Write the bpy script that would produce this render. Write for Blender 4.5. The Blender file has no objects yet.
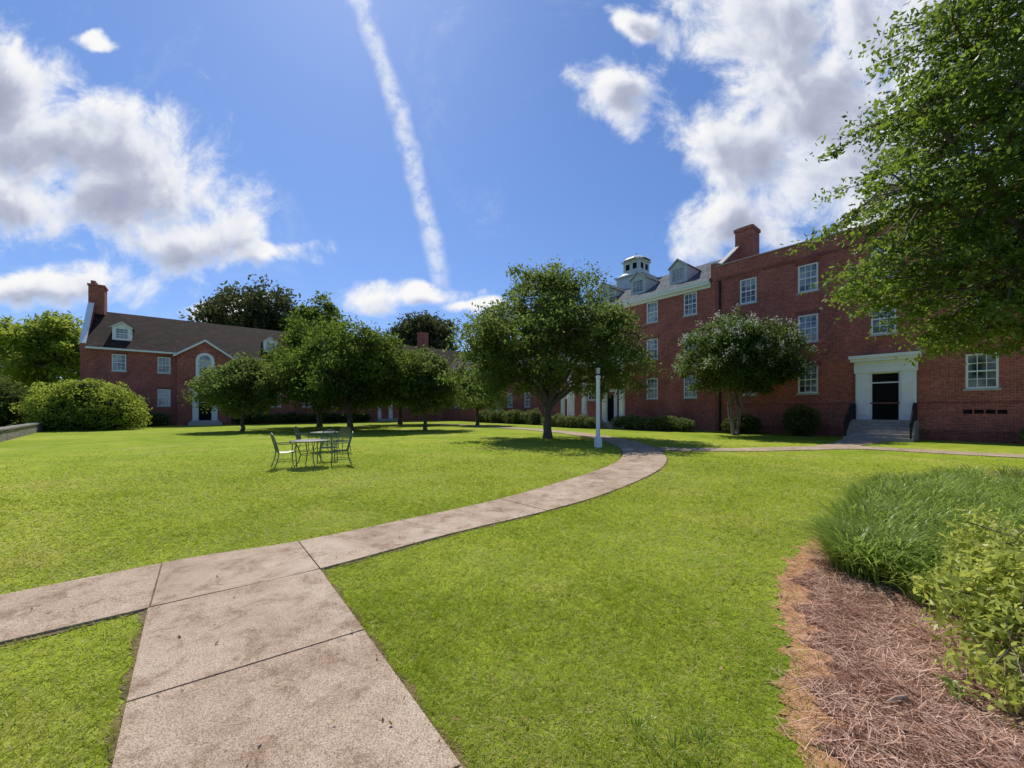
import bpy, math, random
import numpy as np
from mathutils import Vector, Matrix
rng=np.random.default_rng(7); random.seed(7)
scene=bpy.context.scene
col=scene.collection

# ---------------------------------------------------------------- helpers
def empty(name,loc=(0,0,0),rot=0):
    e=bpy.data.objects.new(name,None); col.objects.link(e); e.location=loc; e.rotation_euler=(0,0,rot); e.empty_display_size=.2
    return e
def add_obj(name,me,mat=None,parent=None,smooth=False):
    o=bpy.data.objects.new(name,me); col.objects.link(o)
    if mat: me.materials.append(mat)
    if parent: o.parent=parent
    if smooth: me.polygons.foreach_set('use_smooth',[True]*len(me.polygons))
    return o
def pymesh(name,V,F,mat=None,parent=None,smooth=False):
    me=bpy.data.meshes.new(name); me.from_pydata([tuple(v) for v in V],[],F); me.update()
    return add_obj(name,me,mat,parent,smooth)
def npmesh(name,V,F,mat=None,parent=None,attr=None,smooth=False):
    V=np.asarray(V,dtype=np.float32); F=np.asarray(F,dtype=np.int32); n,k=F.shape
    me=bpy.data.meshes.new(name)
    me.vertices.add(len(V)); me.vertices.foreach_set('co',V.ravel())
    me.loops.add(n*k); me.loops.foreach_set('vertex_index',F.ravel())
    me.polygons.add(n); me.polygons.foreach_set('loop_start',np.arange(0,n*k,k,dtype=np.int32))
    me.update(calc_edges=True)
    if attr is not None:
        a=me.attributes.new('var','FLOAT','POINT'); a.data.foreach_set('value',np.asarray(attr,dtype=np.float32))
    return add_obj(name,me,mat,parent,smooth)
class Batch:
    def __init__(s): s.V=[];s.F=[]
    def box(s,x0,x1,y0,y1,z0,z1):
        b=len(s.V)
        s.V+=[(x0,y0,z0),(x1,y0,z0),(x1,y1,z0),(x0,y1,z0),(x0,y0,z1),(x1,y0,z1),(x1,y1,z1),(x0,y1,z1)]
        s.F+=[(b,b+3,b+2,b+1),(b+4,b+5,b+6,b+7),(b,b+1,b+5,b+4),(b+1,b+2,b+6,b+5),(b+2,b+3,b+7,b+6),(b+3,b,b+4,b+7)]
    def poly(s,pts):
        b=len(s.V); s.V+=list(pts); s.F.append(tuple(range(b,b+len(pts))))
    def prism(s,prof,y0,y1):
        n=len(prof); b=len(s.V)
        s.V+=[(p[0],y0,p[1]) for p in prof]+[(p[0],y1,p[1]) for p in prof]
        s.F+=[tuple(range(b,b+n)),tuple(range(b+2*n-1,b+n-1,-1))]
        for i in range(n):
            j=(i+1)%n; s.F.append((b+i,b+n+i,b+n+j,b+j))
    def prismx(s,prof,x0,x1):
        n=len(prof); b=len(s.V)
        s.V+=[(x0,p[0],p[1]) for p in prof]+[(x1,p[0],p[1]) for p in prof]
        s.F+=[tuple(range(b,b+n)),tuple(range(b+2*n-1,b+n-1,-1))]
        for i in range(n):
            j=(i+1)%n; s.F.append((b+i,b+n+i,b+n+j,b+j))
    def lathe(s,cx,cy,prof,n=20,a0=0):
        b=len(s.V)
        for r,z in prof:
            for i in range(n):
                a=a0+2*math.pi*i/n; s.V.append((cx+r*math.cos(a),cy+r*math.sin(a),z))
        for k in range(len(prof)-1):
            for i in range(n):
                j=(i+1)%n; s.F.append((b+k*n+i,b+k*n+j,b+(k+1)*n+j,b+(k+1)*n+i))
        s.F.append(tuple(b+(len(prof)-1)*n+i for i in range(n)))
    def tube(s,pts,rad,sides=6):
        V,F=tube(pts,rad,sides); b=len(s.V); s.V+=[tuple(v) for v in V]; s.F+=[tuple(int(i)+b for i in f) for f in F]
    def build(s,name,mat,parent=None,smooth=False):
        if not s.V: return None
        return pymesh(name,s.V,s.F,mat,parent,smooth)
def tube(pts,rad,sides=6):
    P=np.asarray(pts,float); n=len(P)
    R=np.full(n,rad) if np.isscalar(rad) else np.asarray(rad,float)
    T=np.gradient(P,axis=0); T/=np.linalg.norm(T,axis=1)[:,None]+1e-9
    V=[];ref=np.array([0.13,0.31,0.94]); 
    if abs(T[0]@ref)>.9: ref=np.array([1.,.1,0])
    u=np.cross(T[0],ref);u/=np.linalg.norm(u)
    ang=np.arange(sides)*2*np.pi/sides
    for i in range(n):
        u=u-T[i]*(u@T[i]); u/=np.linalg.norm(u)+1e-9; w=np.cross(T[i],u)
        V.append(P[i]+R[i]*(np.cos(ang)[:,None]*u+np.sin(ang)[:,None]*w))
    V=np.concatenate(V)
    F=[]
    for k in range(n-1):
        for i in range(sides):
            j=(i+1)%sides; F.append((k*sides+i,k*sides+j,(k+1)*sides+j,(k+1)*sides+i))
    return V,np.array(F)
def catmull(P,n):
    P=np.asarray(P,float); P=np.vstack([2*P[0]-P[1],P,2*P[-1]-P[-2]]); m=len(P)-3
    t=np.linspace(0,m-1e-6,n); i=t.astype(int); f=(t-i)[:,None]
    a,b,c,d=P[i],P[i+1],P[i+2],P[i+3]
    return .5*((2*b)+(-a+c)*f+(2*a-5*b+4*c-d)*f**2+(-a+3*b-3*c+d)*f**3)
def pip(X,Y,poly):
    poly=np.asarray(poly); r=np.zeros(len(X),bool); n=len(poly); j=n-1
    for i in range(n):
        xi,yi=poly[i][:2]; xj,yj=poly[j][:2]
        c=((yi>Y)!=(yj>Y))&(X<(xj-xi)*(Y-yi)/(yj-yi+1e-12)+xi); r^=c; j=i
    return r

# ---------------------------------------------------------------- materials
def newmat(name):
    m=bpy.data.materials.new(name); m.use_nodes=True; nt=m.node_tree; nt.nodes.clear()
    out=nt.nodes.new('ShaderNodeOutputMaterial'); return m,nt,out
def N(nt,t,**k):
    n=nt.nodes.new(t)
    for a,b in k.items(): setattr(n,a,b)
    return n
def ramp(nt,stops,src):
    r=N(nt,'ShaderNodeValToRGB'); e=r.color_ramp.elements
    while len(e)<len(stops): e.new(.5)
    for i,(p,c) in enumerate(stops):
        e[i].position=p; e[i].color=(*c,1) if len(c)==3 else c
    nt.links.new(src,r.inputs[0]); return r.outputs[0]
def noise(nt,scale,detail=5,rough=.6,vec=None,dist=0):
    n=N(nt,'ShaderNodeTexNoise'); n.inputs['Scale'].default_value=scale; n.inputs['Detail'].default_value=detail
    n.inputs['Roughness'].default_value=rough; n.inputs['Distortion'].default_value=dist
    if vec is not None: nt.links.new(vec,n.inputs['Vector'])
    return n.outputs['Fac']
def mixc(nt,a,b,f,bt='MIX'):
    m=N(nt,'ShaderNodeMix',data_type='RGBA',blend_type=bt)
    for s,v in ((6,a),(7,b)):
        if isinstance(v,tuple): m.inputs[s].default_value=(*v,1)
        else: nt.links.new(v,m.inputs[s])
    if isinstance(f,(int,float)): m.inputs[0].default_value=f
    else: nt.links.new(f,m.inputs[0])
    return m.outputs[2]
def bsdf(nt,out,colr,rough=.8,bump=None,bstr=.4,bdist=.01,metal=0,spec=.4):
    p=N(nt,'ShaderNodeBsdfPrincipled')
    if isinstance(colr,tuple): p.inputs['Base Color'].default_value=(*colr,1)
    else: nt.links.new(colr,p.inputs['Base Color'])
    p.inputs['Roughness'].default_value=rough; p.inputs['Metallic'].default_value=metal
    p.inputs['Specular IOR Level'].default_value=spec
    if bump is not None:
        b=N(nt,'ShaderNodeBump'); b.inputs['Strength'].default_value=bstr; b.inputs['Distance'].default_value=bdist
        nt.links.new(bump,b.inputs['Height']); nt.links.new(b.outputs[0],p.inputs['Normal'])
    nt.links.new(p.outputs[0],out.inputs[0]); return p
def objco(nt):
    return N(nt,'ShaderNodeTexCoord').outputs['Object']
def simple(name,c,rough=.6,var=.15,scale=4,metal=0,spec=.4):
    m,nt,out=newmat(name); co=objco(nt); n=noise(nt,scale,4,.6,co)
    d=tuple(x*(1-var) for x in c); l=tuple(min(1,x*(1+var)) for x in c)
    bsdf(nt,out,ramp(nt,[(.3,d),(.7,l)],n),rough,n,.15,.005,metal,spec); return m
def leafmat(name,dark,light,trans=.4,tcol=None,rough=.5,gloss=False):
    m,nt,out=newmat(name); a=N(nt,'ShaderNodeAttribute',attribute_name='var')
    c=ramp(nt,[(0,dark),(1,light)],a.outputs['Fac'])
    if gloss:
        p=N(nt,'ShaderNodeBsdfPrincipled'); p.inputs['Roughness'].default_value=rough; p.inputs['Specular IOR Level'].default_value=.35
    else: p=N(nt,'ShaderNodeBsdfDiffuse')
    nt.links.new(c,p.inputs[0])
    t=N(nt,'ShaderNodeBsdfTranslucent')
    tc=mixc(nt,c,tcol or tuple(min(1,x*1.6) for x in light),.5); nt.links.new(tc,t.inputs[0])
    mx=N(nt,'ShaderNodeMixShader'); mx.inputs[0].default_value=trans
    nt.links.new(p.outputs[0],mx.inputs[1]); nt.links.new(t.outputs[0],mx.inputs[2]); nt.links.new(mx.outputs[0],out.inputs[0]); return m
def wallvec(nt):
    co=objco(nt); s=N(nt,'ShaderNodeSeparateXYZ'); nt.links.new(co,s.inputs[0])
    a=N(nt,'ShaderNodeMath',operation='ADD'); nt.links.new(s.outputs[0],a.inputs[0]); nt.links.new(s.outputs[1],a.inputs[1])
    c=N(nt,'ShaderNodeCombineXYZ'); nt.links.new(a.outputs[0],c.inputs[0]); nt.links.new(s.outputs[2],c.inputs[1]); return c.outputs[0],co
def brickmat(name,c1,c2,mort):
    m,nt,out=newmat(name); v,co=wallvec(nt)
    b=N(nt,'ShaderNodeTexBrick'); nt.links.new(v,b.inputs['Vector'])
    b.inputs['Scale'].default_value=1; b.inputs['Brick Width'].default_value=.215; b.inputs['Row Height'].default_value=.075
    b.inputs['Mortar Size'].default_value=.007; b.inputs['Mortar Smooth'].default_value=.3
    b.inputs['Color1'].default_value=(*c1,1); b.inputs['Color2'].default_value=(*c2,1); b.inputs['Mortar'].default_value=(*mort,1)
    n=noise(nt,.6,5,.65,co); g=ramp(nt,[(.3,(.68,.66,.66)),(.7,(1.18,1.15,1.12))],n)
    c=mixc(nt,b.outputs['Color'],g,1,'MULTIPLY')
    n2=noise(nt,7,3,.8,co); g2=ramp(nt,[(.3,(.6,.6,.64)),(.7,(1.32,1.27,1.2))],n2); c=mixc(nt,c,g2,1,'MULTIPLY')
    bsdf(nt,out,c,.9,b.outputs['Fac'],-.4,.006,spec=.2); return m
M_brick=brickmat('red_brick',(.48,.125,.085),(.28,.078,.058),(.44,.30,.25))
M_brickD=brickmat('red_brick_dark',(.33,.09,.06),(.20,.06,.048),(.30,.2,.17))  # darker soldier-brick tone for lintels and bands
def roofmat(name,c1,c2,c3):
    m,nt,out=newmat(name); co=objco(nt)
    b=N(nt,'ShaderNodeTexBrick'); v,_=wallvec(nt); nt.links.new(v,b.inputs['Vector'])
    b.inputs['Scale'].default_value=1; b.inputs['Brick Width'].default_value=.4; b.inputs['Row Height'].default_value=.2
    b.inputs['Mortar Size'].default_value=.014; b.inputs['Color1'].default_value=(*c1,1); b.inputs['Color2'].default_value=(*c2,1); b.inputs['Mortar'].default_value=(*c3,1)
    n=noise(nt,1.6,6,.75,co); c=mixc(nt,b.outputs['Color'],ramp(nt,[(.3,(.45,.45,.45)),(.7,(1.6,1.5,1.45))],n),1,'MULTIPLY')
    bsdf(nt,out,c,.9,b.outputs['Fac'],-.5,.01,spec=.15); return m
M_slate=roofmat('grey_slate',(.13,.15,.16),(.08,.10,.11),(.04,.045,.05))
M_shingle=roofmat('brown_shingle',(.06,.038,.03),(.03,.02,.017),(.014,.011,.01))
M_white=simple('white_paint',(.80,.80,.78),.5,.05,3)
M_stone=simple('limestone_trim',(.45,.42,.38),.8,.15,5)
M_black=simple('black_iron',(.012,.012,.014),.5,.2,8,0,.2)
M_door=simple('dark_door',(.008,.009,.009),.6,.2,3,0,.08)
M_copper=simple('cupola_paint',(.50,.53,.54),.5,.12,2)
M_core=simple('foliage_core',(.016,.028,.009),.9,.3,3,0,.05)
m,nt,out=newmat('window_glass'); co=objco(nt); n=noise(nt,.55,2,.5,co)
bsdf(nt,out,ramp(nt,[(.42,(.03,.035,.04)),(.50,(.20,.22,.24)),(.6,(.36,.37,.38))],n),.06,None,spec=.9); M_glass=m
def concmat(name,a,b_,c_):
    m,nt,out=newmat(name); co=objco(nt)
    n1=noise(nt,.8,6,.7,co,.8); n2=noise(nt,3.2,8,.82,co,.4); n3=noise(nt,150,2,.6,co)
    c=ramp(nt,[(.3,a),(.5,b_),(.7,c_)],n1)
    c=mixc(nt,c,ramp(nt,[(.38,(.60,.54,.48)),(.5,(.96,.95,.93)),(.7,(1.10,1.09,1.08))],n2),1,'MULTIPLY')
    c=mixc(nt,c,ramp(nt,[(.36,(.50,.48,.46)),(.5,(1,1,1)),(.68,(1.32,1.32,1.32))],n3),1,'MULTIPLY')
    v=N(nt,'ShaderNodeTexVoronoi'); v.inputs['Scale'].default_value=1.9; nt.links.new(co,v.inputs['Vector'])
    c=mixc(nt,c,ramp(nt,[(.015,(.5,.44,.38)),(.05,(1,1,1))],v.outputs['Distance']),1,'MULTIPLY')
    bsdf(nt,out,c,.9,n3,.45,.004,spec=.15); return m
M_conc=concmat('exposed_aggregate_concrete',(.32,.235,.165),(.43,.33,.245),(.51,.42,.33))
m,nt,out=newmat('soil_edge'); co=objco(nt); n=noise(nt,8,6,.7,co)
bsdf(nt,out,ramp(nt,[(.35,(.06,.04,.02)),(.65,(.22,.15,.08))],n),.95,n,.6,.02); M_soil=m
# lawn
m,nt,out=newmat('lawn'); co=objco(nt)
n1=noise(nt,.16,4,.6,co,.6); n2=noise(nt,1.4,6,.75,co); n3=noise(nt,38,5,.8,co); n4=noise(nt,.42,5,.7,co)
c=ramp(nt,[(.32,(.165,.24,.018)),(.5,(.235,.30,.028)),(.68,(.31,.345,.045))],n1)
c=mixc(nt,c,ramp(nt,[(.3,(.60,.70,.6)),(.5,(1,1,1)),(.7,(1.25,1.14,1.2))],n2),1,'MULTIPLY')
c=mixc(nt,c,ramp(nt,[(.3,(.5,.58,.5)),(.5,(1,1,1)),(.72,(1.4,1.3,1.3))],n3),1,'MULTIPLY')
c=mixc(nt,c,(.42,.35,.13),ramp(nt,[(.54,(0,0,0)),(.70,(.6,.6,.6))],n4))
bsdf(nt,out,c,.95,n3,.35,.02,spec=.05); M_lawn=m
m,nt,out=newmat('pine_straw_bed'); co=objco(nt); n=noise(nt,14,7,.8,co)
c=ramp(nt,[(.3,(.08,.035,.022)),(.5,(.26,.13,.08)),(.7,(.45,.28,.19))],n)
bsdf(nt,out,c,.95,n,.9,.03); M_mulch=m
m,nt,out=newmat('orange_clay'); co=objco(nt); n=noise(nt,10,7,.8,co)
c=ramp(nt,[(.3,(.26,.13,.06)),(.5,(.62,.32,.15)),(.7,(.74,.46,.27))],n); bsdf(nt,out,c,.95,n,1,.05); M_clay=m
def barkmat(name,a,b_):
    m,nt,out=newmat(name); co=objco(nt); mp=N(nt,'ShaderNodeMapping'); mp.inputs['Scale'].default_value=(1,1,.25); nt.links.new(co,mp.inputs[0])
    n=noise(nt,9,6,.7,mp.outputs[0]); bsdf(nt,out,ramp(nt,[(.3,a),(.7,b_)],n),.9,n,.8,.02); return m
M_bark=barkmat('bark',(.05,.038,.03),(.17,.13,.10))
M_barkL=barkmat('smooth_bark',(.10,.07,.05),(.24,.18,.13))
M_leafMid=leafmat('oak_leaf',(.038,.065,.015),(.135,.185,.042),.45,(.28,.38,.05))
M_leafCenter=leafmat('elm_leaf',(.045,.075,.02),(.17,.22,.065),.47,(.33,.43,.09))
M_leafDark=leafmat('magnolia_leaf',(.035,.048,.022),(.13,.14,.06),.3,(.2,.22,.07))
M_leafMyr=leafmat('crape_myrtle_leaf',(.028,.055,.018),(.12,.17,.05),.42,(.25,.35,.07))
M_leafNear=leafmat('near_leaf',(.026,.060,.010),(.15,.23,.035),.5,(.38,.52,.05),.45,True)
M_leafLight=leafmat('light_shrub_leaf',(.12,.18,.025),(.34,.40,.07),.5,(.52,.60,.09))
M_box=leafmat('boxwood_leaf',(.035,.055,.015),(.14,.18,.045),.35)
M_hedge=leafmat('hedge_leaf',(.07,.095,.03),(.22,.26,.09),.35)
M_blossom=leafmat('blossom',(.34,.36,.27),(.60,.61,.50),.4,(.6,.6,.5))
M_grass=leafmat('grass_blade',(.235,.31,.028),(.56,.56,.12),.5,(.62,.68,.09))
M_straw=leafmat('dry_grass',(.42,.36,.15),(.66,.59,.30),.4,(.6,.55,.3))
M_lir=leafmat('liriope_blade',(.09,.17,.025),(.36,.45,.10),.5,(.52,.66,.12),.35,True)
M_az=leafmat('azalea_leaf',(.22,.28,.04),(.54,.56,.13),.5,(.68,.73,.13),.4,True)
M_needle=leafmat('pine_needle',(.15,.065,.04),(.80,.54,.40),.1,(.5,.3,.2))
M_dead=leafmat('dead_leaf',(.18,.10,.05),(.45,.30,.16),.15)

# ---------------------------------------------------------------- vegetation
def leafquads(P,size,rg,up=.35,asp=.45):
    n=len(P)
    A=rg.normal(size=(n,3)); A/=np.linalg.norm(A,axis=1)[:,None]
    Nn=rg.normal(size=(n,3)); Nn[:,2]+=up*2*np.sign(rg.random(n)+.2)
    B=np.cross(Nn,A); B/=np.linalg.norm(B,axis=1)[:,None]+1e-9
    s=(size*rg.uniform(.6,1.35,n))[:,None]
    V=np.stack([P-A*s,P-B*s*asp,P+A*s,P+B*s*asp],1).reshape(-1,3)
    return V,np.arange(4*n).reshape(n,4)
def tree(name,base,blobs,nclump,lpc,leaf,cr,lmat,bmat,tr,fork,seed,nlimb=9,stems=1,lean=(0,0),sides=7,blossom=0,flat=.7,shell=.4,minz=None,cvm=.4,asp=.45):
    rg=np.random.default_rng(seed); par=empty(name,base)
    bl=np.array(blobs,float); w=bl[:,3]*bl[:,4]*bl[:,5]; w=w**.8; w/=w.sum()
    idx=rg.choice(len(bl),nclump,p=w); d=rg.normal(size=(nclump,3)); d/=np.linalg.norm(d,axis=1)[:,None]
    r=rg.random(nclump)**shell
    C=bl[idx,:3]+d*r[:,None]*bl[idx,3:6]*rg.uniform(.80,1.15,nclump)[:,None]
    if minz is not None:
        k=C[:,2]>minz; C=C[k]; r=r[k]; d=d[k]
    nclump=len(C)
    TV=[];TF=[];off=0
    def addt(p,rr,s=sides):
        nonlocal off
        V,F=tube(p,rr,s); TV.append(V); TF.append(F+off); off+=len(V)
    cen=(bl[:,:3]*w[:,None]).sum(0)
    samples=[];srad=[]
    for s in range(stems):
        a=2*math.pi*s/stems+.5; sp=0 if stems==1 else .12*min(1,fork)
        b0=np.array([math.cos(a)*sp,math.sin(a)*sp,-.15*min(1,fork)]); sp2=0 if stems==1 else .45*min(1,fork)
        top=np.array([lean[0]+math.cos(a)*sp2,lean[1]+math.sin(a)*sp2,fork])
        n=8; t=np.linspace(0,1,n)[:,None]; pts=b0+(top-b0)*t+rg.normal(size=(n,3))*tr*.18*(t*(1-t)*3)
        k=1/math.sqrt(stems)
        rr=tr*k*(1.0-.35*t[:,0]); rr[0]*=1.45; rr[1]*=1.12
        addt(pts,rr,9)
        nl=max(2,nlimb//stems); far=C[rg.choice(nclump,nl*6)]
        ang=np.arctan2(far[:,1]-top[1],far[:,0]-top[0]); order=np.argsort(ang)
        targets=far[order][::6][:nl]
        for T in targets:
            m=8; tt=np.linspace(0,1,m)[:,None]
            ctrl=top+(T-top)*.45+np.array([0,0,.18*np.linalg.norm(T-top)])
            st=pts[-1] if rg.random()<.6 else pts[-2]
            pp=(1-tt)**2*st+2*tt*(1-tt)*ctrl+tt**2*T; pp[1:-1]+=rg.normal(size=(m-2,3))*.06*min(1,fork)
            r0=tr*k*.55; rr2=r0*(1-tt[:,0])**.8+min(.015,tr*.1)
            addt(pp,rr2,6); samples.append(pp[1:]); srad.append(rr2[1:])
    S=np.concatenate(samples); SR=np.concatenate(srad)
    tw=min(.018,tr*.15)
    for c in C:
        dd=np.linalg.norm(S-c,axis=1)+.6*np.maximum(0,S[:,2]-c[2]); i=int(np.argmin(dd)); p0=S[i]
        if dd[i]<.05: continue
        mid=(p0+c)/2+np.array([0,0,.12*dd[i]])+rg.normal(size=3)*.08*dd[i]
        addt(np.array([p0,mid,c]),np.array([min(SR[i]*.6,.05),tw,tw*.4])+tw*.15,4)
    npmesh('trunk_and_limbs',np.concatenate(TV),np.concatenate(TF),bmat,par,smooth=True)
    cs=cr*rg.uniform(.5,1.35,nclump)
    ii=np.repeat(np.arange(nclump),lpc); nL=len(ii)
    q=np.clip(rg.normal(size=(nL,3)),-2.2,2.2)*.55; q[:,2]*=flat
    out2=(C-cen)[:,:2]; out2/=np.linalg.norm(out2,axis=1)[:,None]+1e-6
    q[:,2]-=.25*(q[:,0]*out2[ii,0]+q[:,1]*out2[ii,1])
    P=C[ii]+q*cs[ii][:,None]
    V,F=leafquads(P,leaf,rg,asp=asp)
    cv=np.clip(rg.normal(cvm,.24,nclump),0,1)
    var=np.clip(cv[ii]+rg.normal(0,.16,nL)+q[:,2]*.15,0,1)
    npmesh('foliage',V,F,lmat,par,attr=np.repeat(var,4))
    if blossom:
        o=np.where((d[:,2]>-.35)&(r>.6))[0]
        o=rg.choice(o,min(len(o),blossom),replace=False)
        dirs=(C[o]-cen); dirs/=np.linalg.norm(dirs,axis=1)[:,None]
        bc=C[o]+dirs*cr*.8
        jj=np.repeat(np.arange(len(o)),30); P=bc[jj]+rg.normal(size=(len(jj),3))*np.array([.10,.10,.14])
        V,F=leafquads(P,.045,rg,0,.9); npmesh('blossoms',V,F,M_blossom,par,attr=np.repeat(rg.random(len(jj)),4))
    return par
def bush(name,base,blobs,nleaf,leaf,lmat,seed,core=True,asp=.45,up=.35,rot=0,rough=.26,fz=4,cs=.72):
    rg=np.random.default_rng(seed); par=empty(name,base,rot); bl=np.array(blobs,float)
    w=(bl[:,3]*bl[:,4]*bl[:,5])**.67; w/=w.sum(); idx=rg.choice(len(bl),nleaf,p=w)
    d=rg.normal(size=(nleaf,3)); d/=np.linalg.norm(d,axis=1)[:,None]
    ph=rg.uniform(0,6.28,(8,)); fr=rg.normal(size=(8,3))*fz; fr[4:]*=2.2
    mod=sum(np.sin(d@fr[k]+ph[k]+idx*1.7) for k in range(8))/6
    r=1+mod*rough-np.abs(rg.normal(0,.10,nleaf)); P=bl[idx,:3]+d*r[:,None]*bl[idx,3:6]
    k=P[:,2]>.02; P=P[k]; mod=mod[k]; dz=d[k,2]
    V,F=leafquads(P,leaf,rg,up,asp)
    var=np.clip(.42+mod*.6+dz*.12+rg.normal(0,.17,len(P)),0,1)
    npmesh('foliage',V,F,lmat,par,attr=np.repeat(var,4))
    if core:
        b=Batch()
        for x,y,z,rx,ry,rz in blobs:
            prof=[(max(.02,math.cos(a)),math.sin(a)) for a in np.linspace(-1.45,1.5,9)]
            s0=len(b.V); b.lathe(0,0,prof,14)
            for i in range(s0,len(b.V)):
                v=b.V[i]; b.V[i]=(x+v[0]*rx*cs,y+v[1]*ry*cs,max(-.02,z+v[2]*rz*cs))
        b.build('dark_core',M_core,par,True)  # added solid core, coloured dark as shade inside the foliage; blocks see-through
    return par

# ---------------------------------------------------------------- ground & paths
g=600
pymesh('ground_lawn',[(-g,-g,0),(g,-g,0),(g,g,0),(-g,g,0)],[(0,1,2,3)],M_lawn)
def strip(name,L,R,z,slab,mat=M_conc,sub=24):
    par=empty(name); ns=len(L)-1; n=ns*sub+1
    Lc=catmull(L,n); Rc=catmull(R,n); b=Batch()
    for i in range(ns):
        l_=np.linalg.norm((np.array(L[i+1])+np.array(R[i+1])-np.array(L[i])-np.array(R[i]))/2); k=max(1,round(l_/slab))
        for q in range(k):
            t0=i+q/k; t1=i+(q+1)/k; gp=.006/(l_+.01); dz=random.uniform(-.003,.003)
            ts=np.linspace(t0+gp,t1-gp,8)*sub
            ls=np.stack([np.interp(ts,np.arange(n),Lc[:,j]) for j in (0,1)],1); rs=np.stack([np.interp(ts,np.arange(n),Rc[:,j]) for j in (0,1)],1)
            for j in range(7):
                b.poly([(*ls[j],z+dz),(*rs[j],z+dz),(*rs[j+1],z+dz),(*ls[j+1],z+dz)])
                b.poly([(*ls[j],0),(*ls[j],z+dz),(*ls[j+1],z+dz),(*ls[j+1],0)])
                b.poly([(*rs[j],z+dz),(*rs[j],0),(*rs[j+1],0),(*rs[j+1],z+dz)])
            b.poly([(*ls[0],0),(*rs[0],0),(*rs[0],z+dz),(*ls[0],z+dz)])
            b.poly([(*ls[-1],z+dz),(*rs[-1],z+dz),(*rs[-1],0),(*ls[-1],0)])
    b.build('slabs',mat,par)
    V=[];F=[]
    for i in range(n):
        dv=(Rc[i]-Lc[i]); dv/=np.linalg.norm(dv); w=.035+.018*math.sin(i*.7)+.012*math.sin(i*2.9)
        V+=[(*(Lc[i]-dv*w),z*.25),(*(Rc[i]+dv*w),z*.25)]
        if i: F.append((2*i-2,2*i-1,2*i+1,2*i))
    pymesh('soil_joint',V,F,M_soil,par)
    return np.vstack([Lc,Rc[::-1]])
polys=[]
PLs=[(-9,-.6),(-6.9,1.0),(-5.3,2.4),(-3.61,3.97),(-2.57,4.63),(-1.6,5.5),(-.213,6.84),(1.05,8.44),(2.8,11),(3.95,13.7),(4.6,17.1),(4.45,22),(2.4,28.5),(-2.5,36),(-9,43)]
PRs=[(-8.2,-1.5),(-6.1,.3),(-4.5,1.78),(-2.9,3.08),(-1.91,3.83),(-.75,4.95),(.55,6.05),(1.95,7.5),(3.95,10.3),(5.3,13.3),(6.1,17.2),(5.95,22.5),(3.8,29.4),(-1.3,37.2),(-8,44.2)]
polys.append(strip('curved_footpath',PLs,PRs,.026,1.7))
dl=(.82,-.99)
Ls=[(-2.9+dl[0]*k,3.068+dl[1]*k) for k in range(5,-1,-1)]; Rs=[(-1.905+.84*k,3.818-1.053*k) for k in range(5,-1,-1)]
polys.append(strip('straight_footpath',Ls,Rs,.024,2.2))
polys.append(strip('building_footpath',[(6.15,16.4),(9.0,16.0),(12,16.6),(14.9,17.0),(17.2,14.6),(21,11.2)],[(5.85,15.0),(9.0,14.8),(12,15.3),(14.2,15.5),(16.3,13.4),(20,10)],.022,1.7))
polys.append(strip('entry_walk',[(13.2,16.9),(15.5,18.6),(18.3,21.3)],[(14.9,16.6),(17,18.2),(20.1,20.0)],.018,1.6))
BED=[(1.2,-2),(1.25,.6),(1.42,1.72),(1.59,2.12),(1.98,2.6),(2.20,3.0),(2.62,3.6),(3.25,4.25),(3.9,4.8),(4.9,5.5),(6.2,6.9),(7.6,8.1),(10,9.0),(14,9.3),(14,-2)]
BEDc=catmull(BED,300); tt=np.arange(300)
wig=.045*np.sin(tt*.41)+.04*np.sin(tt*.93+1)+.025*np.sin(tt*1.9)
BEDo=[(x-.05-abs(w)*1.2,y+.03+w*.6) for (x,y),w in zip(BEDc,wig)]
BEDi=[(x+.05+1.0*w2,y-.04-w2*.5) for (x,y),w2 in zip(BEDc,.06*np.sin(tt*.31+2)+.04*np.sin(tt*.77)+.02*np.sin(tt*2.1)+.02)]
pymesh('clay_border',[(*p,.004) for p in BEDo],[tuple(range(300))[::-1]],M_clay)
pymesh('pine_straw_bed',[(*p,.010) for p in BEDi],[tuple(range(300))[::-1]],M_mulch)
# grass blades
NB=580000
r=np.exp(rng.uniform(math.log(1.1),math.log(24),NB)); a=rng.uniform(-1.12,1.12,NB)
X=r*np.sin(a); Y=r*np.cos(a)-.3
bad=rng.random(NB)<np.clip((r-12)/12,0,.9)
for p in polys: bad|=pip(X+rng.normal(0,.016,NB),Y+rng.normal(0,.016,NB),p)
jr=np.abs(rng.normal(0,.13,NB)); ja=rng.uniform(0,6.283,NB)
bad|=pip(X+jr*np.cos(ja),Y+jr*np.sin(ja),BEDo)
X=X[~bad];Y=Y[~bad]; r=np.hypot(X,Y); n=len(X)
dn=np.sin(X*1.7+1.3*np.sin(Y*1.1))*np.sin(Y*2.1+1.7*np.sin(X*.9))+.5*np.sin(X*5.1+2*np.sin(Y*4.3))*np.sin(Y*6.3+1.1*np.sin(X*3.7))
big=np.sin(X*.55+1.9*np.sin(Y*.43+.6)+2)*np.sin(Y*.7+1.6*np.sin(X*.5))
fine=np.sin(X*17+4*np.sin(Y*11)+2*np.sin(X*3.3))*np.sin(Y*19+3.4*np.sin(X*13)+2*np.sin(Y*2.7))
h=rng.uniform(.014,.038,n)*(1+.22*dn+.28*fine)*np.clip(r/5,1,1.3); w=.0024*np.clip(r/2.4,1,5)
th=rng.uniform(0,6.283,n); lean=rng.uniform(.8,2.8,n)*h; ld=rng.uniform(0,6.283,n)
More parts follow.
